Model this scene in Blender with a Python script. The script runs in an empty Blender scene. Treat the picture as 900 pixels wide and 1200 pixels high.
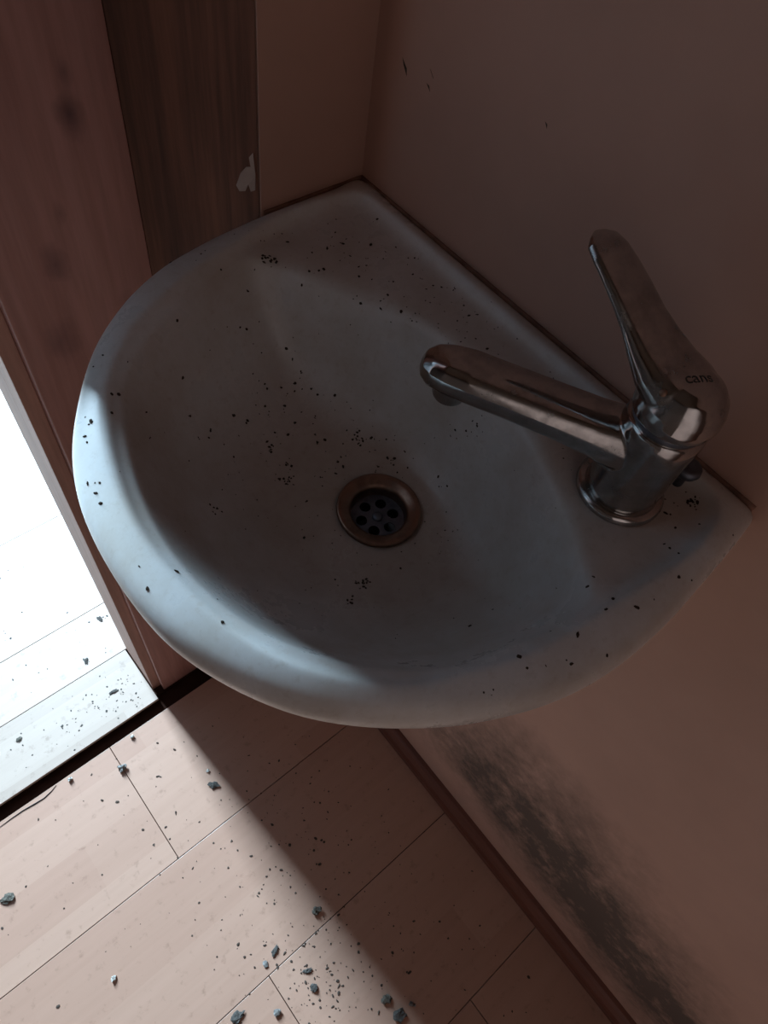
import bpy, bmesh, math, random
from mathutils import Vector, Matrix, noise
from mathutils.bvhtree import BVHTree

S = bpy.context.scene
COL = S.collection
RIM = 0.99                                   # rim height above the bathroom floor, metres

def W(x, y, z):
    """centimetres measured from the wall corner at rim height -> world metres"""
    return Vector((x / 100, y / 100, z / 100 + RIM))

# ------------------------------------------------------------------ camera
cam = bpy.data.cameras.new('camera')
cam.sensor_fit = 'VERTICAL'; cam.sensor_height = 36.0
cam.lens = 823.365 / 1200 * 36.0
cam.clip_start = 0.01
co = bpy.data.objects.new('camera', cam); COL.objects.link(co)
rx = Vector((-0.76109704, 0.63616513, 0.12659078))
dn = Vector((0.48872055, 0.69074624, -0.53293701))
fw = Vector((-0.42647805, -0.34374926, -0.83663189))
m = Matrix((( rx.x, -dn.x, -fw.x), (rx.y, -dn.y, -fw.y), (rx.z, -dn.z, -fw.z))).to_4x4()
m.translation = W(37.692, 41.129, 34.0)
co.matrix_world = m
S.camera = co

# ------------------------------------------------------------------ view
S.view_settings.view_transform = 'Standard'
S.view_settings.look = 'None'
S.view_settings.gamma = 1.0
S.view_settings.use_curve_mapping = False
S.view_settings.exposure = 0.0
try:
    S.cycles.max_bounces = 10; S.cycles.diffuse_bounces = 6; S.cycles.glossy_bounces = 6
    S.cycles.caustics_reflective = False; S.cycles.sample_clamp_indirect = 4.0
except Exception: pass

# ------------------------------------------------------------------ world: overcast daylight outside the house
w = bpy.data.worlds.new('daylight'); S.world = w; w.use_nodes = True
bg = w.node_tree.nodes['Background']
bg.inputs[0].default_value = (0.62, 0.8, 1.0, 1); bg.inputs[1].default_value = 1.0

def area_light(name, loc, direction, sx, sy, power, color):
    l = bpy.data.lights.new(name, 'AREA'); l.shape = 'RECTANGLE'
    l.size = sx; l.size_y = sy; l.energy = power; l.color = color
    o = bpy.data.objects.new(name, l); COL.objects.link(o)
    o.location = loc; o.rotation_euler = Vector(direction).to_track_quat('-Z', 'Y').to_euler()
    return o
# daylight through the hall window, seen through the open doorway
area_light('window_daylight', W(30, -222, 66), (0, 1, -0.33), 0.36, 1.4, 375.0, (0.56, 0.80, 1.0))

# ================================================================== materials
def newmat(name):
    m = bpy.data.materials.new(name); m.use_nodes = True
    nt = m.node_tree; b = nt.nodes['Principled BSDF']
    return m, nt, b
def N(nt, t, **kw):
    n = nt.nodes.new(t)
    for k, v in kw.items(): setattr(n, k, v)
    return n
def ramp(nt, pts):
    r = nt.nodes.new('ShaderNodeValToRGB'); e = r.color_ramp.elements
    while len(e) < len(pts): e.new(0.5)
    for el, (p, c) in zip(e, pts):
        el.position = p; el.color = (*c, 1) if len(c) == 3 else c
    return r
def objcoord(nt, scale=(1, 1, 1), rot=(0, 0, 0)):
    tc = N(nt, 'ShaderNodeTexCoord'); mp = N(nt, 'ShaderNodeMapping')
    mp.inputs['Scale'].default_value = scale; mp.inputs['Rotation'].default_value = rot
    nt.links.new(tc.outputs['Object'], mp.inputs[0]); return mp.outputs[0]
def noise_tex(nt, vec, scale, detail=4, rough=0.5):
    n = N(nt, 'ShaderNodeTexNoise'); n.inputs['Scale'].default_value = scale
    n.inputs['Detail'].default_value = detail; n.inputs['Roughness'].default_value = rough
    nt.links.new(vec, n.inputs['Vector']); return n.outputs['Fac']
def mixc(nt, fac, a, b, mode='MIX'):
    x = N(nt, 'ShaderNodeMix', data_type='RGBA', blend_type=mode)
    for s, v in ((x.inputs[0], fac), (x.inputs[6], a), (x.inputs[7], b)):
        if isinstance(v, (int, float)): s.default_value = v
        elif isinstance(v, tuple): s.default_value = (*v, 1)
        else: nt.links.new(v, s)
    return x.outputs[2]
def bump(nt, b, h, strength, dist=0.001):
    n = N(nt, 'ShaderNodeBump'); n.inputs['Strength'].default_value = strength
    n.inputs['Distance'].default_value = dist
    nt.links.new(h, n.inputs['Height']); nt.links.new(n.outputs[0], b.inputs['Normal'])

def wood(name, dark, light, axis='Z', rough=0.45, grain=1.0, knots=False):
    m, nt, b = newmat(name)
    sc = {'X': (1.2, 22, 22), 'Y': (22, 1.2, 22), 'Z': (22, 22, 1.2)}[axis]
    v = objcoord(nt, sc)
    n1 = noise_tex(nt, v, 1.6, 6, 0.6)
    n2 = noise_tex(nt, v, 9, 4, 0.6)
    r = ramp(nt, [(0.3, dark), (0.72, light)]); nt.links.new(n1, r.inputs[0])
    r2 = ramp(nt, [(0.3, (1 - .35 * grain,) * 3), (0.65, (1, 1, 1))]); nt.links.new(n2, r2.inputs[0])
    c = mixc(nt, 1.0, r.outputs[0], r2.outputs[0], 'MULTIPLY')
    if knots:                                           # dark knots at their own places on the board
        v4 = objcoord(nt); wobn = N(nt, 'ShaderNodeTexNoise'); wobn.inputs['Scale'].default_value = 60; nt.links.new(v4, wobn.inputs['Vector'])
        for (kx, kz, kr, ks) in ((20.5, 5.9, .55, .75), (20.2, 8.6, .3, .45), (24.4, -4.7, .6, .6), (23.0, -.7, .3, .4), (23.1, -22.2, 1.0, .3), (25.8, -12, .8, .5), (24.8, -80.0, .6, .8), (19.5, -11, .5, .35)):
            d_ = N(nt, 'ShaderNodeVectorMath', operation='SUBTRACT'); d_.inputs[1].default_value = (kx / 100, -.072, kz / 100 + RIM)
            nt.links.new(v4, d_.inputs[0])
            s_ = N(nt, 'ShaderNodeVectorMath', operation='MULTIPLY'); s_.inputs[1].default_value = (100 / kr, 12, 55 / kr); nt.links.new(d_.outputs[0], s_.inputs[0])
            l_ = N(nt, 'ShaderNodeVectorMath', operation='LENGTH'); nt.links.new(s_.outputs[0], l_.inputs[0])
            a_ = N(nt, 'ShaderNodeMath', operation='MULTIPLY_ADD'); a_.inputs[1].default_value = 1.6; nt.links.new(wobn.outputs['Fac'], a_.inputs[0]); nt.links.new(l_.outputs['Value'], a_.inputs[2])
            rk = ramp(nt, [(0.0, (1, 1, 1)), (1.0, (0, 0, 0))]); mr_ = N(nt, 'ShaderNodeMapRange'); mr_.inputs[1].default_value = .7; mr_.inputs[2].default_value = 2.8
            mr_.inputs[3].default_value = ks; mr_.inputs[4].default_value = 0.0; nt.links.new(a_.outputs[0], mr_.inputs[0]); nt.nodes.remove(rk)
            c = mixc(nt, mr_.outputs[0], c, (0.035, 0.02, 0.03))
    nt.links.new(c, b.inputs['Base Color']); b.inputs['Roughness'].default_value = rough
    bump(nt, b, n2, 0.15)
    return m

def plaster(name, base, mould=False):
    m, nt, b = newmat(name)
    v = objcoord(nt)
    n1 = noise_tex(nt, v, 5, 5, 0.6); n2 = noise_tex(nt, v, 140, 3)
    d = tuple(x * 0.86 for x in base)
    r = ramp(nt, [(0.3, d), (0.7, base)]); nt.links.new(n1, r.inputs[0])
    c = r.outputs[0]
    if mould:                                        # black mould creeping along the foot of the wall
        tc = N(nt, 'ShaderNodeTexCoord'); sep = N(nt, 'ShaderNodeSeparateXYZ')
        # a wobble pushes the band about
        wob = N(nt, 'ShaderNodeTexNoise'); wob.inputs['Scale'].default_value = 9; wob.inputs['Detail'].default_value = 6
        nt.links.new(tc.outputs['Object'], wob.inputs['Vector'])
        sub = N(nt, 'ShaderNodeVectorMath', operation='SUBTRACT'); sub.inputs[1].default_value = (.5, .5, .5)
        nt.links.new(wob.outputs['Color'], sub.inputs[0])
        scl = N(nt, 'ShaderNodeVectorMath', operation='SCALE'); scl.inputs['Scale'].default_value = 0.09
        nt.links.new(sub.outputs[0], scl.inputs[0])
        add = N(nt, 'ShaderNodeVectorMath', operation='ADD')
        nt.links.new(tc.outputs['Object'], add.inputs[0]); nt.links.new(scl.outputs[0], add.inputs[1])
        nt.links.new(add.outputs[0], sep.inputs[0])
        def math_(op, a, b_=None, c_=None, clamp=False):
            n = N(nt, 'ShaderNodeMath', operation=op); n.use_clamp = clamp
            for i, x in enumerate((a, b_, c_)):
                if x is None: continue
                if isinstance(x, (int, float)): n.inputs[i].default_value = x
                else: nt.links.new(x, n.inputs[i])
            return n.outputs[0]
        def gauss(cy, cz, sy, sz, slope=0.0):
            dy = math_('SUBTRACT', sep.outputs['Y'], cy)
            zz = math_('SUBTRACT', sep.outputs['Z'], cz)
            zz = math_('SUBTRACT', zz, math_('MULTIPLY', dy, slope))
            a = math_('POWER', math_('ABSOLUTE', math_('DIVIDE', dy, sy)), 2.0)
            c2 = math_('POWER', math_('ABSOLUTE', math_('DIVIDE', zz, sz)), 2.0)
            return math_('EXPONENT', math_('MULTIPLY', math_('ADD', a, c2), -1.0))
        g1 = gauss(0.50, 0.215, 0.30, 0.10)            # the streak
        g2 = gauss(0.80, 0.175, 0.20, 0.10)            # towards the lower corner
        g3 = math_('MULTIPLY', gauss(0.52, 0.35, 0.22, 0.12, -0.15), 0.75)   # freckled haze above
        g = math_('ADD', math_('ADD', g1, g2), g3)
        nb = noise_tex(nt, tc.outputs['Object'], 16, 8, 0.68)
        nf = noise_tex(nt, tc.outputs['Object'], 60, 6, 0.7)
        nn_ = math_('ADD', math_('MULTIPLY', nb, 3.6), math_('MULTIPLY', nf, 2.0))
        mm = math_('MULTIPLY', g, math_('MULTIPLY', math_('SUBTRACT', nn_, 1.55), 0.62))
        rm = ramp(nt, [(0.10, (0, 0, 0)), (0.50, (.45,) * 3), (1.0, (.86,) * 3)]); nt.links.new(mm, rm.inputs[0])
        c = mixc(nt, rm.outputs[0], c, (0.05, 0.043, 0.036))
    nt.links.new(c, b.inputs['Base Color']); b.inputs['Roughness'].default_value = 0.85
    bump(nt, b, n2, 0.25, 0.0008)
    return m

def ceramic():
    m, nt, b = newmat('glazed_ceramic')
    v = objcoord(nt)
    n1 = noise_tex(nt, v, 14, 6, 0.7); n2 = noise_tex(nt, v, 160, 4, 0.7)
    r = ramp(nt, [(0.35, (0.50, 0.47, 0.43)), (0.62, (0.59, 0.59, 0.58))]); nt.links.new(n1, r.inputs[0])
    r2 = ramp(nt, [(0.28, (0.9, 0.87, 0.84)), (0.45, (1, 1, 1))]); nt.links.new(n2, r2.inputs[0])
    c = mixc(nt, 1.0, r.outputs[0], r2.outputs[0], 'MULTIPLY')
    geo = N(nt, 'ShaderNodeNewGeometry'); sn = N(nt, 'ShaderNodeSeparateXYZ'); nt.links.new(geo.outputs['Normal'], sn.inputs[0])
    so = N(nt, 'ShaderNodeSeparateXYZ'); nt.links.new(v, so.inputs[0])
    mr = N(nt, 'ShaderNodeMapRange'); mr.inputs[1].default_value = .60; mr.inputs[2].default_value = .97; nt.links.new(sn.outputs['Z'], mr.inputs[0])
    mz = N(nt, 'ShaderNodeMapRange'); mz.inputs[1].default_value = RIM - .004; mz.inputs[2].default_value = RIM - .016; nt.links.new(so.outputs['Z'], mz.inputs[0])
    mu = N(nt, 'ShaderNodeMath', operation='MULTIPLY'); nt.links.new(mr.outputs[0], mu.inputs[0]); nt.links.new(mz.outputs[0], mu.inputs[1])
    c = mixc(nt, mu.outputs[0], c, mixc(nt, 1.0, c, (0.74, 0.62, 0.55), 'MULTIPLY'))   # browner on the level parts below the rim
    nt.links.new(c, b.inputs['Base Color'])
    rr = ramp(nt, [(0.3, (.42,) * 3), (0.7, (.22,) * 3)]); nt.links.new(n1, rr.inputs[0])
    nt.links.new(rr.outputs[0], b.inputs['Roughness'])
    b.inputs['Specular IOR Level'].default_value = 0.4
    return m

def metal(name, col, rough, dirt=True):
    m, nt, b = newmat(name)
    b.inputs['Metallic'].default_value = 1.0
    if dirt:
        v = objcoord(nt); n1 = noise_tex(nt, v, 55, 6, 0.65)
        r = ramp(nt, [(0.35, tuple(x * .7 for x in col)), (0.55, col)]); nt.links.new(n1, r.inputs[0])
        nt.links.new(r.outputs[0], b.inputs['Base Color'])
        r2 = ramp(nt, [(0.35, (rough + .22,) * 3), (0.6, (rough,) * 3)]); nt.links.new(n1, r2.inputs[0])
        nt.links.new(r2.outputs[0], b.inputs['Roughness'])
    else:
        b.inputs['Base Color'].default_value = (*col, 1); b.inputs['Roughness'].default_value = rough
    return m

def plain(name, col, rough=0.7, spec=0.3, var=0.25, scale=40):
    m, nt, b = newmat(name)
    v = objcoord(nt); n1 = noise_tex(nt, v, scale, 4)
    r = ramp(nt, [(0.3, tuple(x * (1 - var) for x in col)), (0.7, col)]); nt.links.new(n1, r.inputs[0])
    nt.links.new(r.outputs[0], b.inputs['Base Color']); b.inputs['Roughness'].default_value = rough
    b.inputs['Specular IOR Level'].default_value = spec
    return m

def laminate(name, c1, c2, rough=0.35):
    """three-strip laminate: the strips are printed, 7.67 cm wide, along X; every board its own tone"""
    m, nt, b = newmat(name)
    tc = N(nt, 'ShaderNodeTexCoord'); sep = N(nt, 'ShaderNodeSeparateXYZ')
    nt.links.new(tc.outputs['Object'], sep.inputs[0])
    oi = N(nt, 'ShaderNodeObjectInfo')
    def math_(op, a, b_=None):
        n = N(nt, 'ShaderNodeMath', operation=op)
        for i, x in enumerate((a, b_)):
            if x is None: continue
            if isinstance(x, (int, float)): n.inputs[i].default_value = x
            else: nt.links.new(x, n.inputs[i])
        return n.outputs[0]
    strip = math_('FLOOR', math_('DIVIDE', sep.outputs['Y'], 0.0767))
    off = math_('MULTIPLY', strip, 0.37)
    seg = math_('FLOOR', math_('DIVIDE', math_('ADD', sep.outputs['X'], off), 0.9))
    comb = N(nt, 'ShaderNodeCombineXYZ')
    nt.links.new(strip, comb.inputs[0]); nt.links.new(seg, comb.inputs[1]); nt.links.new(oi.outputs['Random'], comb.inputs[2])
    wn = N(nt, 'ShaderNodeTexWhiteNoise'); nt.links.new(comb.outputs[0], wn.inputs['Vector'])
    r = ramp(nt, [(0.0, c1), (1.0, c2)]); nt.links.new(wn.outputs['Value'], r.inputs[0])
    v = objcoord(nt, (1.5, 30, 30)); n1 = noise_tex(nt, v, 2, 6, 0.6)
    r2 = ramp(nt, [(0.3, (.93, .92, .91)), (0.65, (1, 1, 1))]); nt.links.new(n1, r2.inputs[0])
    c = mixc(nt, 1.0, r.outputs[0], r2.outputs[0], 'MULTIPLY')
    v3 = objcoord(nt, (1, 1, 1)); n3 = noise_tex(nt, v3, 55, 5, 0.7)     # dust and grime
    r3 = ramp(nt, [(0.3, (.78, .76, .74)), (0.42, (1, 1, 1))]); nt.links.new(n3, r3.inputs[0])
    c = mixc(nt, 1.0, c, r3.outputs[0], 'MULTIPLY')
    nt.links.new(c, b.inputs['Base Color']); b.inputs['Roughness'].default_value = rough
    bump(nt, b, n1, 0.05)
    return m

M = {
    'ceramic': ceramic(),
    'chrome': metal('worn_chrome', (0.47, 0.46, 0.45), 0.07),
    'drainm': metal('tarnished_drain_metal', (0.30, 0.19, 0.14), 0.3),
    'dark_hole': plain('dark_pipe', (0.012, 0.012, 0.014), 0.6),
    'strainer': metal('dull_strainer', (0.16, 0.17, 0.2), 0.45),
    'rubber': plain('black_rubber', (0.02, 0.02, 0.02), 0.6),
    'ink': plain('dark_marking', (0.05, 0.045, 0.04), 0.5),
    'peach': plaster('peach_plaster', (0.54, 0.34, 0.27)),
    'tan': plaster('tan_plaster', (0.27, 0.15, 0.11)),
    'panel': wood('bounce_cut_panelling', (0.045, 0.025, 0.018), (0.09, 0.05, 0.035)),  # finish invented for the unseen wall, dark to cut bounced light
    'mouldy': plaster('peach_plaster_mouldy', (0.54, 0.34, 0.27), True),
    'hall_wall': plaster('hall_plaster', (0.22, 0.22, 0.23)),
    'ceil': wood('ceiling_boards', (0.10, 0.06, 0.04), (0.2, 0.12, 0.08), 'X'),
    'casing': wood('reddish_brown_board', (0.36, 0.185, 0.16), (0.50, 0.285, 0.26), 'Z', 0.42, 0.5, True),
    'post': wood('dark_brown_post', (0.07, 0.03, 0.02), (0.28, 0.125, 0.075), 'Z', 0.65, 1.1),
    'jamb': wood('door_jamb_wood', (0.36, 0.19, 0.15), (0.50, 0.29, 0.23), 'Z', 0.5, 0.6),
    'base': wood('reddish_baseboard', (0.13, 0.045, 0.03), (0.22, 0.085, 0.055), 'Y', 0.45, 0.6),
    'floor': laminate('bathroom_laminate', (0.43, 0.25, 0.18), (0.49, 0.30, 0.22)),
    'hall': laminate('hall_laminate', (0.42, 0.32, 0.26), (0.52, 0.41, 0.34)),
    'under': plain('dark_subfloor', (0.045, 0.022, 0.016), 1.0, 0.0),
    'dirt': plain('dark_dirt', (0.055, 0.038, 0.028), 0.9, 0.1, 0.5, 300),
    'crumb_grey': plain('grey_crumb', (0.19, 0.17, 0.14), 0.9, 0.1, 0.75, 260),
    'floor_dirt': plain('brown_floor_dirt', (0.10, 0.075, 0.06), 0.9, 0.1, 0.5, 300),
    'crumb_dark': plain('dark_crumb', (0.12, 0.11, 0.10), 0.9, 0.1, 0.6, 260),
    'crumb_white': plain('white_crumb', (0.62, 0.58, 0.52), 0.9, 0.1, 0.5, 300),
    'crumb_blue': plain('blue_grey_crumb', (0.30, 0.28, 0.26), 0.9, 0.1, 0.7, 260),
    'stain': plain('brown_stain', (0.20, 0.125, 0.085), 0.8, 0.1, 0.3, 200),
    'sealant': plain('grimy_sealant', (0.34, 0.19, 0.14), 0.7, 0.2, 0.5, 60),
    'paint': plain('flaked_white_paint', (0.46, 0.38, 0.34), 0.7),
}

# ================================================================== helpers
def link(name, me, mat=None, parent=None, smooth=False):
    o = bpy.data.objects.new(name, me); COL.objects.link(o)
    if mat and not me.materials: me.materials.append(mat)
    if parent: o.parent = parent
    if smooth: me.polygons.foreach_set('use_smooth', [True] * len(me.polygons))
    return o
def from_bm(name, bm, mat=None, parent=None, smooth=False):
    me = bpy.data.meshes.new(name); bm.to_mesh(me); bm.free()
    return link(name, me, mat, parent, smooth)
def tag(o, label=None, cat=None, group=None, kind=None):
    for k, v in (('label', label), ('category', cat), ('group', group), ('kind', kind)):
        if v: o[k] = v
    return o
def empty(name, loc, **kw):
    o = bpy.data.objects.new(name, None); COL.objects.link(o); o.location = loc
    o.empty_display_size = 0.05
    return tag(o, **kw)
def keep(o, parent):
    """parent without moving: children's geometry is in world coordinates"""
    o.parent = parent; o.matrix_parent_inverse = Matrix.Translation(-Vector(parent.location)); return o
def box_bm(a, b, bevel=0.0, seg=2):
    """box between two corners given in cm from the wall corner"""
    a = W(*a); b = W(*b); bm = bmesh.new()
    vs = [bm.verts.new((x, y, z)) for x in (a.x, b.x) for y in (a.y, b.y) for z in (a.z, b.z)]
    for f in ((0, 1, 3, 2), (4, 6, 7, 5), (0, 4, 5, 1), (2, 3, 7, 6), (0, 2, 6, 4), (1, 5, 7, 3)):
        bm.faces.new([vs[i] for i in f])
    bmesh.ops.recalc_face_normals(bm, faces=bm.faces)
    if bevel:
        bmesh.ops.bevel(bm, geom=list(bm.edges), offset=bevel / 100, segments=seg, affect='EDGES', profile=0.5)
    return bm
def box(name, a, b, mat, parent=None, bevel=0.0):
    o = from_bm(name, box_bm(a, b, bevel), mat)
    if parent: keep(o, parent)
    return o
def prism_bm(pts, z0, z1):
    bm = bmesh.new(); n = len(pts)
    lo = [bm.verts.new(W(x, y, z0)) for x, y in pts]; hi = [bm.verts.new(W(x, y, z1)) for x, y in pts]
    bm.faces.new(lo); bm.faces.new(hi)
    for i in range(n): bm.faces.new((lo[i], lo[(i + 1) % n], hi[(i + 1) % n], hi[i]))
    bmesh.ops.recalc_face_normals(bm, faces=bm.faces); return bm
def lathe_bm(cx, cy, prof, seg=64, bm=None, close_top=False, close_bot=False):
    bm = bm or bmesh.new(); rings = []
    for r, z in prof:
        rings.append([bm.verts.new(W(cx + r * math.cos(t * 2 * math.pi / seg), cy + r * math.sin(t * 2 * math.pi / seg), z)) for t in range(seg)])
    for a, b in zip(rings, rings[1:]):
        for i in range(seg): bm.faces.new((a[i], a[(i + 1) % seg], b[(i + 1) % seg], b[i]))
    if close_bot: bm.faces.new(rings[0])
    if close_top: bm.faces.new(rings[-1])
    return bm
def loft_bm(stations, seg=32, power=2.0, bm=None):
    """stations: (centre cm, side vector, up vector, half width, half height); closed superellipse sections"""
    bm = bm or bmesh.new(); rings = []
    for c, s, u, a, b in stations:
        c, s, u = Vector(c), Vector(s).normalized(), Vector(u).normalized(); ring = []
        for i in range(seg):
            t = 2 * math.pi * i / seg; ct, st = math.cos(t), math.sin(t)
            p = c + s * (a * math.copysign(abs(ct) ** (2 / power), ct)) + u * (b * math.copysign(abs(st) ** (2 / power), st))
            ring.append(bm.verts.new(W(*p)))
        rings.append(ring)
    for a, b in zip(rings, rings[1:]):
        for i in range(seg): bm.faces.new((a[i], a[(i + 1) % seg], b[(i + 1) % seg], b[i]))
    bm.faces.new(rings[0]); bm.faces.new(rings[-1]); return bm
def evaluated(o, name):
    """bake a modifier stack into a plain mesh object"""
    dg = bpy.context.evaluated_depsgraph_get(); dg.update()
    me = bpy.data.meshes.new_from_object(o.evaluated_get(dg)); me.name = name
    mats = list(o.data.materials); o.modifiers.clear(); old = o.data; o.data = me
    bpy.data.meshes.remove(old)
    if not me.materials:
        for mt in mats: me.materials.append(mt)
    return o
def fuse(o, voxel, smooth=6):
    r = o.modifiers.new('r', 'REMESH'); r.mode = 'VOXEL'; r.voxel_size = voxel; r.use_smooth_shade = True
    s = o.modifiers.new('s', 'SMOOTH'); s.iterations = smooth; s.factor = 0.5
    evaluated(o, o.name)
    o.data.polygons.foreach_set('use_smooth', [True] * len(o.data.polygons)); return o
def catmull(pts, n=14):
    out = []; L = len(pts)
    for i in range(L):
        p0, p1, p2, p3 = (Vector((*pts[(i + k - 1) % L], 0)) for k in range(4))
        for j in range(n):
            t = j / n
            out.append(0.5 * ((2 * p1) + (-p0 + p2) * t + (2 * p0 - 5 * p1 + 4 * p2 - p3) * t * t + (-p0 + 3 * p1 - 3 * p2 + p3) * t ** 3))
    return out

# ================================================================== THE SETTING
FZ = -99.0
# floor: laminate boards, 23 cm wide, running towards the right-hand wall
fl = empty('floor', W(0, 0, FZ), kind='structure')
box('subfloor', (0, -7.2, FZ - 3), (110, 120, FZ - 0.85), M['under'], fl)
rows = {-4.0: [42.0], 19.0: [103.0], 42.0: [40.0], 65.0: [17.5, 88.0], 88.0: [55.0]}
def board(x0, x1, y0, y1, z, mat, parent, name='floorboard'):
    g = 0.06
    return box(name, (x0 + g, y0 + g, z - 0.8), (x1 - g, y1 - g, z), mat, parent, 0.045)
for y0, ends in rows.items():
    xs = [0.0] + ends + [110.0]
    for a, b in zip(xs, xs[1:]): board(a, b, y0, y0 + 23, FZ, M['floor'], fl)
board(0, 110, 111, 120, FZ, M['floor'], fl)
# right-hand wall (x = 0) with the mould, and the short peach wall beside the wooden post
wr = tag(box('wall_right', (-10, -12, FZ - 3), (0, 120, 141), M['mouldy']), kind='structure')
wl = tag(box('wall_left', (-0.01, -12, FZ - 3), (10.15, 0, 141), M['peach']), kind='structure')
tag(box('wall_front', (-10, 120, FZ - 3), (120, 130, 141), M['tan']), kind='structure')
tag(box('wall_back', (110, -12, FZ - 3), (120, 120, 141), M['panel']), kind='structure')
tag(box('ceiling', (-10, -12, 141), (120, 130, 150), M['ceil']), kind='structure')
for pts_ in (((2.9, 9.9), (3.1, 9.5), (3.6, 8.9), (3.5, 9.4)), ((5.7, 10.4), (6.2, 9.9), (6.0, 10.1)), ((5.6, 9.4), (6.1, 9.0), (5.9, 9.35)), ((16.0, 11.95), (16.3, 11.6), (16.25, 11.85))):
    bm = bmesh.new(); vs = [bm.verts.new(W(0.03, y, z)) for y, z in pts_] + [bm.verts.new(W(-.05, sum(p[0] for p in pts_) / len(pts_), sum(p[1] for p in pts_) / len(pts_)))]
    bm.faces.new(vs[:-1])
    for i in range(len(pts_)): bm.faces.new((vs[i], vs[(i + 1) % len(pts_)], vs[-1]))
    from_bm('scuff', bm, M['floor_dirt']).parent = wr
# baseboard: quarter-round strip at the foot of the mouldy wall
pts = [(0, 0), (2.0, 0), (2.0, 1.6), (1.75, 2.6), (1.2, 3.4), (0.7, 3.8), (0, 3.9)]
bm = bmesh.new(); ra = [bm.verts.new(W(x, 0, FZ + z)) for x, z in pts]; rb = [bm.verts.new(W(x, 120, FZ + z)) for x, z in pts]
bm.faces.new(ra); bm.faces.new(rb[::-1])
for i in range(len(pts)): bm.faces.new((ra[i], rb[i], rb[(i + 1) % len(pts)], ra[(i + 1) % len(pts)]))
bmesh.ops.recalc_face_normals(bm, faces=bm.faces)
tag(from_bm('baseboard_right', bm, M['base']), kind='structure')

# doorway: dark post, reddish casing board, recessed stop, jamb, header, far jamb
dr = empty('door_1', W(30, -8, FZ), kind='structure')
keep(from_bm('post', prism_bm([(10.25, -0.12), (16.75, -7.2), (16.75, -12), (10.25, -12)], FZ, 141), M['post']), dr)
board_ = box('casing_board', (16.77, -12, FZ), (29.2, -7.2, 141), M['casing'], dr, 0.12)
box('door_stop', (29.22, -12, FZ), (30.7, -8.4, 141), M['jamb'], dr, 0.05)
box('jamb', (24.0, -18.0, FZ), (30.7, -12.03, 141), M['jamb'], dr, 0.03)
box('casing_board', (99.0, -12, FZ), (110, -7.2, 141), M['casing'], dr, 0.12)
box('jamb', (98.0, -18.0, FZ), (104, -8.4, 141), M['jamb'], dr, 0.1)
box('header', (30.7, -12, 104), (99, -7.2, 141), M['casing'], dr, 0.12)
# paint flake left on the post, next to the plaster
bm = bmesh.new()
dirv = Vector((6.5, -7.08, 0)).normalized(); nrm = Vector((7.08, 6.5, 0)).normalized()
rnd = random.Random(4)
def on_post(s, z, h): p = Vector((10.25, -0.12, 0)) + dirv * s + nrm * h; return W(p.x, p.y, z)
outl = [(.35, 4.1), (.65, 3.7), (.55, 3.0), (.9, 2.9), (1.35, 2.3), (1.7, 1.3), (1.45, .9), (1.0, 1.0), (.75, 1.6), (.6, 1.0), (.25, 1.2), (.2, 2.4)]
lo = [bm.verts.new(on_post(s, z, 0.0)) for s, z in outl]; hi = [bm.verts.new(on_post(s, z, 0.06 + rnd.random() * .1)) for s, z in outl]
bm.faces.new(hi)
for i in range(len(outl)): bm.faces.new((lo[i], lo[(i + 1) % len(outl)], hi[(i + 1) % len(outl)], hi[i]))
bmesh.ops.recalc_face_normals(bm, faces=bm.faces)
keep(tag(from_bm('paint_flake', bm, M['paint']), label='whitish flake of old paint'), dr)

# hall behind the doorway, its floor one step higher
HZ = -97.8
fh = empty('floor_hall', W(60, -20, HZ), kind='structure')
box('subfloor', (-60, -225, HZ - 4), (200, -7.2, HZ - 0.85), M['under'], fh)
ya = -6.0
for k in range(8):
    y1 = ya - 23 * k; y0 = y1 - 23
    xs = [[30.9 if k == 0 else -60, 97.9 if k == 0 else 120, 200], [-60, 66, 200], [-60, 5, 133, 200]][0 if k == 0 else 1 + k % 2]
    if k == 0:                                          # threshold board between the jambs
        board(30.9, 97.9, -18.0, y1, HZ, M['hall'], fh)
        board(-60, 120, y0, -18.0, HZ, M['hall'], fh)
        continue
    for a, b in zip(xs, xs[1:]): board(a, b, y0, y1, HZ, M['hall'], fh)
box('far_boards', (-60, -225, HZ - 0.85), (200, ya - 23 * 8, HZ), M['hall'], fh)
def wallseg(name, a, b): return tag(box(name, a, b, M['hall_wall']), kind='structure')
wallseg('wall_hall_left', (200, -225, HZ - 4), (210, -7, 168))
wallseg('wall_hall_right', (-70, -225, HZ - 4), (-60, -12, 174))
wh = empty('wall_hall_far', W(0, -210, HZ), kind='structure')
for a, b in (((-60, -220, HZ), (9, -210, 168)), ((51, -220, HZ), (200, -210, 168)),
             ((9, -220, HZ), (51, -210, -8)), ((9, -220, 140), (51, -210, 168))):
    box('wall_panel', a, b, M['hall_wall'], wh)
wn = wallseg('wall_hall_near', (-60, -18, HZ - 2), (24.0, -12, 174))
wallseg('wall_hall_side', (104, -18, HZ - 2), (200, -12, 174))
wallseg('wall_hall_lintel', (24, -18, 104), (104, -12, 174))
wallseg('ceiling_hall', (-60, -225, 168), (200, -12, 174))
wf = empty('window_1', W(31, -212, 78), kind='structure')
for a, b in (((9, -214, -8), (12, -210, 140)), ((48, -214, -8), (51, -210, 140)),
             ((12, -214, -8), (48, -210, -5)), ((12, -214, 137), (48, -210, 140))):
    box('window_frame', a, b, M['paint'], wf, 0.2)

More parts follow.
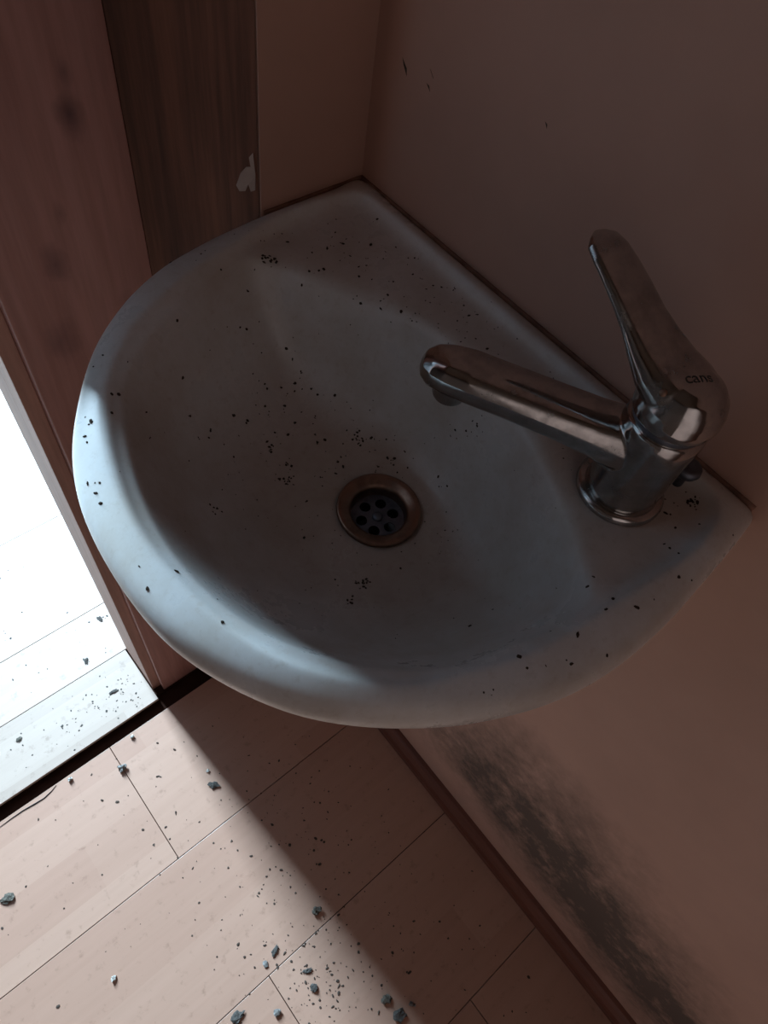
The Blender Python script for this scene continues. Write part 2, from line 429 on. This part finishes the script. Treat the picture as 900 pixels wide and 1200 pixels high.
# ================================================================== WASHBASIN
CX, CY = 16.5, 21.0
OUT = [(0, 0), (3, 0), (6.5, 0), (10.0, 0.0), (13.5, .15), (17.0, .6), (20.3, 1.4), (24.0, 3.2), (27.8, 6.2), (31.3, 10.7), (33.1, 14.2),
       (34.0, 17.6), (34.35, 21.6), (34.1, 25.7), (33.1, 29.1), (31.4, 32.4), (29.4, 34.9), (26.8, 37.2), (23.8, 39.2), (19.9, 40.95), (15.8, 41.9),
       (11.2, 42.1), (6.5, 41.8), (3, 41.5), (1.0, 41.25), (0.05, 41.1), (0, 40.4), (0, 36), (0, 31), (0, 26), (0, 21), (0, 16), (0, 11), (0, 5)]
RID = [(2.1, 2.4), (4.5, 1.7), (8, 1.65), (11, 1.9), (16.5, 3.2), (20, 4.2), (24.6, 6.4), (28.1, 9.6), (30.4, 13.9), (31.8, 18.7), (32.1, 23),
       (31.5, 27.5), (30.2, 30.9), (28.2, 33.7), (25.7, 36), (23, 37.2), (19.6, 38.5), (16.2, 39.1), (11.6, 39.6), (7.6, 40.0), (4, 39.8),
       (2.1, 38.6), (1.8, 36), (1.8, 31), (1.8, 25), (1.8, 20), (1.8, 14), (1.8, 9), (1.8, 5)]
LIP = [(14.6, 3.9), (17.5, 4.6), (20.5, 5.9), (24.2, 7.6), (27.5, 10.5), (29.4, 14.4), (30.7, 18.7), (31.1, 23), (30.5, 27.1), (29.2, 30.2), (27.4, 32.8),
       (25.0, 35.0), (22.4, 36.6), (19.4, 37.5), (16.6, 38.2), (14.5, 38.2), (13.1, 37.3), (10.6, 33.9), (8.7, 30), (7.2, 25.5), (6.7, 21.5), (6.7, 17.8),
       (7.6, 14), (9.2, 10.4), (11.0, 7.3), (12.6, 5.0)]
def polar(pts):
    d = sorted((math.atan2(p.y - CY, p.x - CX), math.hypot(p.x - CX, p.y - CY)) for p in catmull(pts))
    return [(d[-1][0] - 2 * math.pi, d[-1][1])] + d + [(d[0][0] + 2 * math.pi, d[0][1])]
PO, PR, PL = polar(OUT), polar(RID), polar(LIP)
def rad(P, t):
    lo, hi = 0, len(P) - 1
    while hi - lo > 1:
        k = (lo + hi) // 2
        if P[k][0] <= t: lo = k
        else: hi = k
    a, b = P[lo], P[hi]; f = (t - a[0]) / max(1e-9, b[0] - a[0]); return a[1] + (b[1] - a[1]) * f
NS = 300
TH = [-math.pi + 2 * math.pi * i / NS for i in range(NS)]
for c in ((0, 0), (0.05, 41.1)):                      # snap one spoke on each back corner
    tc = math.atan2(c[1] - CY, c[0] - CX); k = min(range(NS), key=lambda i: abs(TH[i] - tc)); TH[k] = tc
DX, DY, DR, DZ = 15.0, 22.3, 3.2, -11.0
def sm(x, a, b): x = min(1, max(0, (x - a) / (b - a))); return x * x * (3 - 2 * x)
bm = bmesh.new(); cols = []
for t in TH:
    c, s = math.cos(t), math.sin(t); ro, rr, rl = rad(PO, t), rad(PR, t), rad(PL, t)
    rl = min(rl, rr - 0.8); w_ = sm(rr - rl, 1.2, 4.0)
    P = lambda r, z: (CX + r * c, CY + r * s, z)
    # how far from the walls: the flat sides against the walls have no lip overhang
    xw = CX + ro * c; yw = CY + ro * s
    prof = [P(2.4, -15.2), P(4.5, -15.0), P(ro * .5, -13.2), P(ro * .74, -9.6), P(ro * .88, -5.6), P(ro - 1.3, -3.9), P(ro - .45, -3.3),
            P(ro - .08, -2.5), P(ro, -1.8), P(ro - .12, -1.15), P(ro - .42, -.72), P(ro + (rr - ro) * .35, -.42), P(ro + (rr - ro) * .7, -.16),
            P(rr + .12, -.05), P(rr - .12, -.10)]
    ez = -.42 - .55 * w_
    e1 = rr - .42 - .18 * w_
    prof += [P(e1, ez)]
    # deck between ridge and bowl lip
    for f in (.25, .5, .75): prof.append(P(e1 + (rl - e1) * f, ez - (.45 * f) * (1 - w_) - .12 * f * w_))
    lz = ez - .5 * (1 - w_) - .15 * w_
    prof.append(P(rl, lz))
    # bowl wall down to the drain seat
    drop = .0
    for k in range(1, 17):
        u = k / 16.0
        x = CX + rl * c; y = CY + rl * s
        px = x + (DX + DR * c - x) * u; py = y + (DY + DR * s - y) * u
        g = 1 - (1 - u) ** 3.0
        prof.append((px, py, lz + (DZ + .0 - lz) * g))
    for r_, z_ in ((DR - .35, DZ - .25), (2.3, DZ - .5), (2.3, DZ - 3.9)): prof.append((DX + r_ * c, DY + r_ * s, z_))
    cols.append([bm.verts.new(W(*p)) for p in prof])
for i in range(NS):
    a, b = cols[i], cols[(i + 1) % NS]
    for j in range(len(a) - 1): bm.faces.new((a[j], a[j + 1], b[j + 1], b[j]))
    bm.faces.new((a[-1], a[0], b[0], b[-1]))
bmesh.ops.recalc_face_normals(bm, faces=bm.faces)
wb = empty('washbasin', W(0, 21, -15), label='white ceramic wall-hung washbasin in the corner, rounded front rim, speckled with dirt', cat='washbasin')
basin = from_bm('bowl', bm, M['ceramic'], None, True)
smo = basin.modifiers.new('s', 'SMOOTH'); smo.factor = .35; smo.iterations = 2
sub = basin.modifiers.new('u', 'SUBSURF'); sub.levels = 1; sub.render_levels = 1
evaluated(basin, 'bowl'); basin.data.polygons.foreach_set('use_smooth', [True] * len(basin.data.polygons))
keep(basin, wb)
bmt = bmesh.new(); bmt.from_mesh(basin.data); BV = BVHTree.FromBMesh(bmt); bmt.free()
def drop_on_basin(x, y):
    h = BV.ray_cast(W(x, y, 20), Vector((0, 0, -1)))
    return (h[0], h[1]) if h[0] else (None, None)
# sealant bead between rim and walls
bm = bmesh.new()
def bead(a, b, nrm_):
    n = 30; prev = None
    for i in range(n + 1):
        f = i / n; p = Vector(a).lerp(Vector(b), f); k = .22 + .07 * noise.noise(Vector((p.x * .7, p.y * .7, 3)))
        base = Vector((p.x, p.y, 0)); nn = Vector(nrm_)
        ring = [bm.verts.new(W(*(base + q))) for q in (Vector((0, 0, -1.6)), nn * (k * .5 + .1) + Vector((0, 0, -1.4)), nn * k * .6 + Vector((0, 0, -.75)), Vector((0, 0, -.7 + k * .5)))]
        if prev:
            for j in range(4): bm.faces.new((prev[j], prev[(j + 1) % 4], ring[(j + 1) % 4], ring[j]))
        else: bm.faces.new(ring)
        prev = ring
    bm.faces.new(prev[::-1])
bead((0, 0, 0), (0, 40.6, 0), (1, 0, 0)); bead((0, 0, 0), (9.9, 0, 0), (0, 1, 0))
bmesh.ops.recalc_face_normals(bm, faces=bm.faces)
keep(from_bm('sealant', bm, M['sealant'], None, True), wb)

# drain: flange, cup wall, perforated strainer
dflange = from_bm('drain', lathe_bm(DX, DY, [(2.1, -12.6), (2.12, -11.3), (2.2, -11.0), (2.4, -10.87), (2.8, -10.72), (3.1, -10.62), (3.24, -10.68), (3.28, -10.85), (3.2, -11.15), (2.3, -11.6), (2.25, -12.6)], 72), M['drainm'], None, True)
keep(tag(dflange, label='tarnished brownish drain ring'), wb)
cu = bpy.data.curves.new('strainer', 'CURVE'); cu.dimensions = '2D'; cu.fill_mode = 'BOTH'; cu.extrude = .0006
def circ(x, y, r, n=28):
    sp = cu.splines.new('POLY'); sp.points.add(n - 1); sp.use_cyclic_u = True
    for i in range(n): sp.points[i].co = (x + r * math.cos(2 * math.pi * i / n), y + r * math.sin(2 * math.pi * i / n), 0, 1)
circ(0, 0, .0209, 48)
for k in range(6):
    a = math.radians(38.5 + 60 * k); circ(.0128 * math.cos(a), .0128 * math.sin(a), .0044)
tmp = bpy.data.objects.new('t', cu); COL.objects.link(tmp)
dg = bpy.context.evaluated_depsgraph_get(); me = bpy.data.meshes.new_from_object(tmp.evaluated_get(dg))
bpy.data.objects.remove(tmp); me.transform(Matrix.Translation(W(DX, DY, -12.0)))
st = link('strainer', me, M['strainer']); st.parent = dflange
scr = from_bm('screw', lathe_bm(DX, DY, [(.42, -12.0), (.42, -11.8), (.3, -11.7), (.05, -11.68)], 20, close_top=True), M['strainer'], None, True); scr.parent = dflange
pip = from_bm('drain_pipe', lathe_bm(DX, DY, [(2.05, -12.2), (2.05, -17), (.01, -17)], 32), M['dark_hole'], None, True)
keep(pip, wb)
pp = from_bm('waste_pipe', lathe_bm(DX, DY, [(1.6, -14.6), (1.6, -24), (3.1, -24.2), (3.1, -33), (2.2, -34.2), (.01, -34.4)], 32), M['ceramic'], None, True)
keep(pp, wb)

# ================================================================== FAUCET
FX, FY = 6.3, 34.2
fa = empty('faucet', W(FX, FY, -1), label='chrome single-lever mixer tap with raised handle, standing on the basin deck', cat='faucet')
az = Vector((.56, -.83, 0)).normalized(); sd = Vector((.83, .56, 0)).normalized(); up = Vector((0, 0, 1))
C0 = Vector((FX, FY, 0))
bm = lathe_bm(FX, FY, [(.01, -1.1), (2.35, -1.1), (2.33, 1.0), (2.32, 3.0), (2.36, 4.4), (2.42, 5.4), (2.36, 5.95), (1.9, 6.15), (.01, 6.2)], 56)
st_ = []
for d, z, hw, hh in ((0, 3.3, 1.95, 1.8), (2.0, 3.45, 1.9, 1.7), (3.6, 3.75, 1.8, 1.42), (6, 4.1, 1.75, 1.25), (9, 4.45, 1.72, 1.2), (11.4, 4.7, 1.7, 1.2), (12.7, 4.75, 1.55, 1.15), (13.6, 4.75, 1.25, 1.0), (14.1, 4.73, .8, .7), (14.3, 4.72, .25, .3)):
    st_.append((C0 + az * d + up * z, sd, (up - az * .04), hw, hh))
loft_bm(st_, 40, 2.5, bm)
body = from_bm('body', bm, M['chrome']); fuse(body, .00075, 14); keep(body, fa)
ring = from_bm('base_ring', lathe_bm(FX, FY, [(2.3, -1.15), (2.72, -1.15), (2.86, -.95), (2.86, -.7), (2.72, -.5), (2.45, -.42), (2.33, -.45)], 64), M['chrome'], None, True)
keep(ring, fa)
ac = C0 + az * 12.2
aer = from_bm('aerator', lathe_bm(ac.x, ac.y, [(.01, 2.75), (.8, 2.75), (1.0, 2.8), (1.05, 2.95), (1.05, 4.0)], 40), M['chrome'], None, True); keep(aer, fa)
# collar between body and handle
col = from_bm('collar', lathe_bm(FX, FY, [(2.1, 5.9), (2.15, 6.0), (2.2, 6.3), (2.15, 6.55), (2.0, 6.6)], 48), M['strainer'], None, True); keep(col, fa)
# handle: a dome with a long curved lever rising over the deck
bm = lathe_bm(FX, FY, [(.01, 6.35), (2.2, 6.35), (2.42, 6.6), (2.5, 7.1), (2.42, 7.7), (2.2, 8.3), (1.8, 8.8), (1.2, 9.15), (.6, 9.3), (.01, 9.35)], 56)
LV = [((6.2, 34.9, 7.6), 2.1, 1.4), ((6.25, 33.6, 8.0), 2.35, 1.4), ((6.3, 32.4, 8.5), 2.2, 1.15), ((6.3, 31.2, 9.2), 1.95, .85),
      ((6.3, 30.0, 10.0), 1.7, .6), ((6.3, 28.8, 10.8), 1.6, .5), ((6.3, 27.6, 11.5), 1.5, .44), ((6.3, 26.6, 12.0), 1.38, .42),
      ((6.3, 25.9, 12.25), 1.15, .38), ((6.3, 25.5, 12.35), .6, .26), ((6.3, 25.3, 12.37), .15, .12)]
st_ = []
for i, (c, a, b) in enumerate(LV):
    p = Vector(LV[max(0, i - 1)][0]); q = Vector(LV[min(len(LV) - 1, i + 1)][0]); tdir = (q - p).normalized()
    side = Vector((1, 0, 0)); upv = side.cross(tdir); upv = upv if upv.z > 0 else -upv
    st_.append((c, side, upv, a, b))
loft_bm(st_, 40, 2.3, bm)
han = from_bm('handle', bm, M['chrome']); fuse(han, .0006, 10); keep(han, fa)
# small index stud on the dome
bmh = bmesh.new(); bmh.from_mesh(han.data); HB = BVHTree.FromBMesh(bmh); bmh.free()
def on_handle(px, py, pz, toward=(6.3, 34.2, 7.4)):
    o = W(px, py, pz); d = (W(*toward) - o).normalized(); h = HB.ray_cast(o, d); return h[0], h[1]
STUD_FROM = (20, 30, 17)
p, n = on_handle(*STUD_FROM)
if p:
    bm = bmesh.new(); bmesh.ops.create_uvsphere(bm, u_segments=20, v_segments=10, radius=.0021)
    q = n.to_track_quat('Z', 'Y').to_matrix().to_4x4()
    bmesh.ops.transform(bm, matrix=Matrix.Translation(p) @ q @ Matrix.Diagonal((1, 1, .5, 1)), verts=bm.verts)
    s_ = from_bm('index_stud', bm, M['drainm'], None, True); keep(s_, fa)
# printed lettering on the dome, wrapped on the surface
tcu = bpy.data.curves.new('lettering', 'FONT'); tcu.body = 'cans'; tcu.size = .0095; tcu.align_x = 'CENTER'; tcu.align_y = 'CENTER'
tob = bpy.data.objects.new('t', tcu); COL.objects.link(tob)
dg = bpy.context.evaluated_depsgraph_get(); me = bpy.data.meshes.new_from_object(tob.evaluated_get(dg)); bpy.data.objects.remove(tob)
p, n = on_handle(11.5, 36.5, 21.0, (5.9, 34.0, 8.3))
if p:
    xdir = Vector((-0.78, 0.45, 0.3)); xdir = (xdir - n * xdir.dot(n)).normalized(); ydir = n.cross(xdir)
    B4 = Matrix((xdir, ydir, n)).transposed().to_4x4(); B4.translation = p
    me.transform(B4)
    for v in me.vertices:
        h = HB.find_nearest(v.co)
        if h[0]: v.co = h[0] + h[1] * .00015
    lt = link('lettering', me, M['ink']); lt.parent = han
    lt['label'] = 'worn dark lettering on the handle'
# pop-up rod knob behind the tap
kn = from_bm('rod_knob', lathe_bm(2.7, 36.2, [(.01, -1.1), (.35, -1.1), (.35, .1), (.75, .3), (.88, .6), (.82, .9), (.55, 1.05), (.3, .85), (.01, .8)], 28), M['strainer'], None, True)
keep(tag(kn, label='small dark round rod knob'), fa)

# ================================================================== DIRT AND CRUMBS

def speck_bm(bm, p, n, r, rnd, flat=.45):
    """an irregular flattened grain, 20 to 80 triangles, lying on the surface"""
    q = n.to_track_quat('Z', 'Y').to_matrix().to_4x4()
    a = rnd.random() * 6.28; e = .65 + .6 * rnd.random()
    mt = Matrix.Translation(p + n * r * .12) @ q @ Matrix.Rotation(a, 4, 'Z') @ Matrix.Diagonal((r * e, r / e, r * flat, 1))
    g = bmesh.ops.create_icosphere(bm, subdivisions=1, radius=1.0)
    for v in g['verts']:
        k = 1 + (rnd.random() - .5) * .6
        v.co = mt @ (v.co * k)
def pairs(t): return [tuple(map(float, q.split(','))) for q in t.split()]
BOWL = pairs("""17,2.4 17.7,2.9 16.4,4 12.7,4.3 12.1,4.7 12.4,4.6 10.1,2.7 10.2,3.6 10.7,2.5 13.8,4.4 14.8,4.9 11.4,7.1 10.6,6.9 10,7.3 9.6,7.4 9.3,5.5 8,5.7 6.7,5.7 6.6,5.9 6.3,4.5 5.3,3.3 5.4,6.4 4.8,7.1 2.5,5.1 7.8,9.4 7.2,8.6 5,8.9 7.2,10.2 8.9,11.1 8.1,12.5 9.7,11.1 3.3,8.4 3.3,9.9 2.9,10.2 4.2,11.5 3.7,13.3 3.3,13.8 5.3,14.2 3.2,16.2 3.6,17.2 3,17.5 4.7,17.1 3,19.3 4.8,20.4 5.4,18.7 4.8,19.2 21.5,6.4 17.6,6.3 16.5,6.3 16,6.4 14.7,6.2 15.9,7.1 15.5,7.6 13.5,8.1 13.4,8.8 13.2,9.7 13.2,9.8 17,8.6 22.8,8.7 16.4,9.3 16.4,9.6 15.2,9.8 14,10 14.3,10.4 13.7,10.6 13.1,11 12.9,11.6 11.9,12.6 23.6,10.6 27.5,12.7 20.2,10.7 26.8,11.1 17.2,11 17.4,11.2 15.7,11 14.7,11.9 17.7,12.5 14.4,13.1 14,12.8 13.9,12.7 11.4,14.1 22.1,12.3 21.9,13.2 18.8,13.3 18.9,13.7 18.3,15 19.4,16.2 14.8,14 14.4,14.7 15,14.6 12.1,16 11.9,16.4 12.5,15.1 15.6,17.7 16.8,17.3 14.3,16.7 10.5,17.7 11.3,18.9 10.9,19.3 10,19.4 12.4,19.1 9.6,23 19,18.5 20,18.4 15.7,12.4 23.8,11.8 22.6,11.4 19.3,11.2 18,10.4 17.3,10.6 16.8,13 7.9,22 8.1,21.9 13.7,1.7 19,1.5 7,7.3 6.6,8.8 6,11.3 4.4,13.3 7.2,12.1 7.3,13.8 14.8,13.9 15.1,14.6 14.4,14.8 13.4,15.8 11.3,16.8 10.5,17.7 11.3,19 11.3,19.7 10,19.5 12.4,19 14.7,17.5 15.6,17.7 16.7,17.4 19.1,18.5 21.1,21 9.6,23 10,23.6 9.7,24.1 11,25.6 12.1,26.7 11.8,27.2 19.7,26.6 19.8,26.3 21.3,26.9 16.9,27.1 21.4,25.1 10.6,20.6 11.5,20.4 14.8,16.9 13.9,16.8 3.4,37.8 4.3,39.1 5.2,37.2 7.2,38.6 7.2,39 7.3,39.6 5.6,38.3 3.3,40.9 8.9,40.6 8.2,41.2 12.6,40.3 11.3,40.6 13.2,39.1 14.2,39.3 12.6,37.4 13.3,37.6 16.7,39.3 17.4,38.2 20.2,38.2 20.3,38.9 18.1,40.2 18.2,39.9 16,41.1 23,38.4 17.6,34.1 15.3,34.1 22.5,38.6 2.9,38 3.3,38.1 28.3,8 27.4,7.6 28.1,10.7 26.3,8.6 22.8,8.7 23.7,10.6 27.6,12.8 30.6,11.4 30.7,12.1 30.5,12 31.3,12.7 31.4,13.2 32.7,15.7 32.4,16 32.2,16.2 32.7,16.6 32.8,17.4 33.1,22.1 33.4,23.4 31.4,27.4 30.7,25.7 31.7,23.4 20.1,10.7 19.5,11.3 22.5,11.3 22.1,12.3 21.9,13.2 23,11.8 24.3,15.4 23.8,11.9 28.5,10.7 29.2,12 25.5,13.4""")
SMUDGE = pairs("""18.7,13.3 18.3,15 19.4,16.2 12.1,16 12,16.4 12.6,4.4 12.3,4.7 19.7,26.5 20.2,26.4 21.8,27.3 3.2,37.8 3.3,37.6 25.7,16.9 7.8,23.2 18.9,16""")
FLOOR = pairs("""33.4,3.3 35.1,0.5 37.7,5.8 39.1,6.8 31.6,15.6 29.4,11.7 38.7,12.6 41.2,13.5 41.6,15.5 44.1,14.7 42.1,18.8 45.6,19.2 43,21.9 41,21.7 32.6,26.2 36.5,25.3 36.4,16.3 42.9,26.6 46.2,29.9 41.4,31 42.3,32.1 39.2,28.6 38.8,32.3 38.5,32.4 32.3,30.4 29.9,31.1 30.2,32 34.7,31.6 34,31.4 35.1,31.8 33.6,34.4 30,35.4 33.2,38.4 34.5,39.5 37.2,39.9 36.8,39.9 41.5,37.5 41.3,35.5 26.5,42.4 30.9,42.1 30.4,42.1 33.5,42.2 33.1,42.2 34.8,43.1 29.3,42.8 27.9,44.1 27.5,43.9 26.3,44.4 28.7,45.7 26.5,47.7 27.2,48.6 27.7,49.9 35.9,45 35,45.7 33.9,46.1 34.8,45.4 36.1,46.4 38.3,48.3 37,48.6 35.7,53.2 34.2,52.3 33.5,49.1 33.2,50.3 34.8,51.6 43.6,42 27.2,54.4 27.1,56.7 28,22.7 27,24.4 26.9,28.3 25.6,19 19.9,16.4 23.6,12.3 22.3,27.3 19.1,29.6 24.3,29.2 21.9,31.7 24.9,32.1 23.8,32.2 24.3,34.5 18.7,35.2 19.8,47.6 24.7,40.1 11.5,36.3 23,52.2 25.3,14.4 16.6,25.6 22.5,30.9 21.7,32.2 23.5,30.2 26.5,28.9 33.8,49.6 33,50.8 31.9,50.5 33.9,50.5 32.8,53.3 31.1,52.4 29,52.2 27.5,52.5 29.8,56.8 29.4,49.9 27.1,51.3 62.6,7.5 67.8,10.6 58.7,6.9 54.6,1.3 51.1,9 57.4,23.3 66,25.1 46.6,-1.7 52.7,13.4 45.4,5 43.5,5.2 44.1,14.6 44.3,11.5 49.7,1.4 47.2,3.2 38,5.5 52.9,-10.8 56.7,-0.5 45.6,7.5 56.8,11.6 67.5,12 59.5,14 20.1,47.7 22.8,51.4 23.3,52.5 17.8,53.2 14.6,56.6 11.9,58.9 9.2,58.7 20.7,59.1 17.3,63.5 10.8,61.4 14.1,53.9 13.4,70.5 14.8,70 10.2,63.4 12.4,60.4 17.4,51.1 8,69.1 16,60.1 22.6,56""")
HALL = pairs("""46.4,-32.4 46.5,-25.9 31,-26.3 33.6,-26.9 35.9,-31.1 42.5,-36.1 46.7,-33.9 37.9,-20.8 37.3,-19.8 36.2,-12 37,-11.8 37.7,-11.6 35.3,-11.6 35.3,-10.9 36.6,-12 37.3,-11.8 39.3,-9.6 38,-8.6 40.5,-11.6 34.7,-7.1 34.9,-8.8 46.6,-11.8 45.8,-11.5 43.9,-9.9 48.7,-9.5 52.7,-10.3 46.8,-6.8 54.4,-9 55.1,-13.3 49.5,-24.7 44.1,-13.4 46.7,-11.4 53.2,-12.8 49.3,-13.1 30.8,-25.9 30.3,-26.1 31.4,-25.9 44.1,-11.6 37.4,-9 34.7,-7.5 34.7,-8.5 40.1,-11.3""")
rnd = random.Random(11)
bm = bmesh.new()
def basin_speck(x, y, r, flat=.4):
    p, n = drop_on_basin(x, y)
    if p is None: return
    if n.z < 0: n = -n
    speck_bm(bm, p, n, r, rnd, flat)
for x, y in BOWL: basin_speck(x, y, .00055 + .0009 * rnd.random() ** 1.5)
for x, y in SMUDGE:
    for k in range(7): basin_speck(x + rnd.gauss(0, .22), y + rnd.gauss(0, .22), .0005 + .0007 * rnd.random(), .3)
for k in range(330):                                     # fine grit round the bowl and the deck
    if k < 220: basin_speck(rnd.gauss(15, 6), rnd.gauss(18, 8), .0003 + .0003 * rnd.random())
    else: basin_speck(rnd.uniform(2.5, 8), rnd.uniform(3, 38), .0003 + .0004 * rnd.random())
tag(from_bm('basin_specks', bm, M['dirt']), 'dark brown grit scattered in the white washbasin', 'dirt', kind='stuff')
bm = bmesh.new(); UPV = Vector((0, 0, 1))
for x, y in FLOOR:
    if y > -3.9: speck_bm(bm, W(x, y, FZ), UPV, .0009 + .0019 * rnd.random() ** 1.5, rnd)
for k in range(240):
    x = rnd.gauss(26, 12); y = rnd.gauss(36, 18)
    if x > 3 and -3.5 < y < 110: speck_bm(bm, W(x, y, FZ), UPV, .0007 + .0012 * rnd.random() ** 2, rnd)
for k in range(60): speck_bm(bm, W(rnd.gauss(35, 3), rnd.gauss(47, 4.5), FZ), UPV, .0008 + .002 * rnd.random() ** 2, rnd)
tag(from_bm('floor_grit', bm, M['floor_dirt']), 'fine dark grit scattered over the laminate floor under the washbasin', 'dirt', kind='stuff')
bm = bmesh.new()
for x, y in HALL: speck_bm(bm, W(x, y, HZ), UPV, .0009 + .0017 * rnd.random() ** 1.5, rnd, .3)
for k in range(90): speck_bm(bm, W(rnd.gauss(37, 4), rnd.gauss(-11, 2), HZ) if k < 45 else W(rnd.uniform(32, 60), rnd.uniform(-60, -8), HZ), UPV, .0007 + .0013 * rnd.random() ** 2, rnd, .3)
tag(from_bm('threshold_grit', bm, M['crumb_dark']), 'thin dark grit on the bright raised boards of the doorway', 'dirt', kind='stuff')

# larger crumbs and flakes, each a thing of its own
def crumb(x, y, z, r, mat, name, label, cat, group, seed, flat=.7, long=1.0):
    rn = random.Random(seed); bm = bmesh.new()
    for j in range(3):
        g = bmesh.ops.create_icosphere(bm, subdivisions=2, radius=1.0)
        off = Vector((rn.gauss(0, .42), rn.gauss(0, .42), rn.random() * .2)) if j else Vector()
        sc = (1.0, .62, .5)[j] * .8
        for v in g['verts']:
            nz = noise.noise(v.co * 1.7 + Vector((seed * 3.1, j, 0)))
            v.co = v.co * (sc * (1 + .75 * nz)) + off
            v.co.x *= long; v.co.z *= flat
    zmin = min(v.co.z for v in bm.verts)
    for v in bm.verts: v.co.z = max(v.co.z - zmin - .12, 0); v.co *= r * .82 / 100
    o = from_bm(name, bm, M[mat]); o.location = W(x, y, z); o.rotation_euler.z = rn.random() * 6.28
    return tag(o, label, cat, group)
G = 'plaster crumbs and flakes on the laminate floor'
for i, (x, y, r, mat, nm, lb, fl_, lg) in enumerate([
    (31.2, 12.8, .8, 'crumb_dark', 'dirt_flake', 'long dark flake at the shadow edge just below the washbasin rim', .5, 1.6),
    (30.7, 10.1, .42, 'crumb_white', 'plaster_crumb', 'tiny white crumb beside the long dark flake at the shadow edge', .8, 1),
    (39.5, 40.4, .62, 'crumb_blue', 'plaster_crumb', 'pale flaky crumb at the corner where two board joints meet', .5, 1.2),
    (29.1, 39.6, .9, 'crumb_grey', 'plaster_crumb', 'round grey crumb with a pale top, beside the long board joint in half shadow', .85, 1),
    (35.5, 47.9, .7, 'crumb_dark', 'dirt_flake', 'dark oval crumb in the middle of the grit cluster past the board joint', .6, 1.3),
    (46.8, 43.1, .9, 'crumb_dark', 'dirt_flake', 'dark stretched flake at the bottom of the frame left of the cross joint', .5, 1.5),
    (41.7, 46.7, .8, 'crumb_blue', 'plaster_crumb', 'blue-grey flaky crumb next to the short cross joint', .6, 1.1),
    (27.7, 56.3, .95, 'crumb_grey', 'plaster_crumb', 'grey crumb just above the biggest dark clump', .7, 1.2),
    (27.6, 59.1, 1.3, 'crumb_dark', 'dirt_clump', 'biggest dark clump of dirt, lying by the shadow near the skirting', .6, 1.2),
    (65.4, 7.4, 1.0, 'crumb_grey', 'plaster_crumb', 'grey-green flaky crumb alone at the left edge of the floor', .5, 1.5),
    (58.1, 27.2, .6, 'crumb_white', 'plaster_crumb', 'white crumb with a dark notch, alone in the lit board', .85, 1),
    (49.8, -3.1, .6, 'crumb_white', 'plaster_crumb', 'white crumb at the dark gap below the doorway step, further from the jamb', .9, 1),
    (38.0, -3.1, .55, 'crumb_white', 'plaster_crumb', 'small white crumb at the dark gap near the door jamb', .9, 1),
    (42.1, 0.6, .95, 'crumb_blue', 'plaster_crumb', 'ragged blue-grey crumb on the end joint near the doorway step', .8, 1.1),
    (35.0, 45.4, .55, 'crumb_dark', 'dirt_flake', 'small forked dark flake at the top of the grit cluster', .5, 1.7),
    (37.2, 39.8, .6, 'crumb_dark', 'dirt_flake', 'curled dark flake just above the long board joint', .5, 1.8),
    (25.1, 59.3, .5, 'crumb_blue', 'plaster_crumb', 'small pale blue crumb right of the biggest dark clump', .8, 1),
]):
    crumb(x, y, FZ, r, mat, nm, lb, 'crumb', G, 20 + i, fl_, lg)
crumb(53.3, -14.1, HZ, .6, 'crumb_grey', 'plaster_crumb', 'pale grey ring-shaped crumb on the bright doorway board', 'crumb', None, 77, .4, 1.2)
for i, (x, y, lg, lb) in enumerate([(36.6, -12.0, 2.2, 'long curled dark flake on the doorway board near the jamb'),
        (31.6, -26.2, 2.0, 'thin dark splinter against the jamb on the bright hall floor'), (37.6, -20.3, 1.8, 'thin light brown fibre on the bright hall floor')]):
    crumb(x, y, HZ, .5, 'crumb_dark', 'dirt_flake', lb, 'crumb', None, 90 + i, .4, lg)
# thin black splinter lying along the step
bm = bmesh.new(); prev = None
PTS = [(62, -3.2), (60, -3.3), (58, -3.3), (56, -3.1), (54.5, -3.0), (53, -3.3), (52, -3.7)]
for i, (x, y) in enumerate(PTS):
    r_ = .11 * (1 - abs(i / 6 - .5) * 1.2); ring = [bm.verts.new(W(x, y + r_ * math.cos(a), FZ + .08 + r_ * math.sin(a))) for a in (0, 1.57, 3.14, 4.71)]
    if prev:
        for j in range(4): bm.faces.new((prev[j], prev[(j + 1) % 4], ring[(j + 1) % 4], ring[j]))
    else: bm.faces.new(ring)
    prev = ring
bm.faces.new(prev[::-1]); bmesh.ops.recalc_face_normals(bm, faces=bm.faces)
tag(from_bm('splinter', bm, M['rubber']), 'thin wavy black splinter lying along the doorway step', 'splinter')
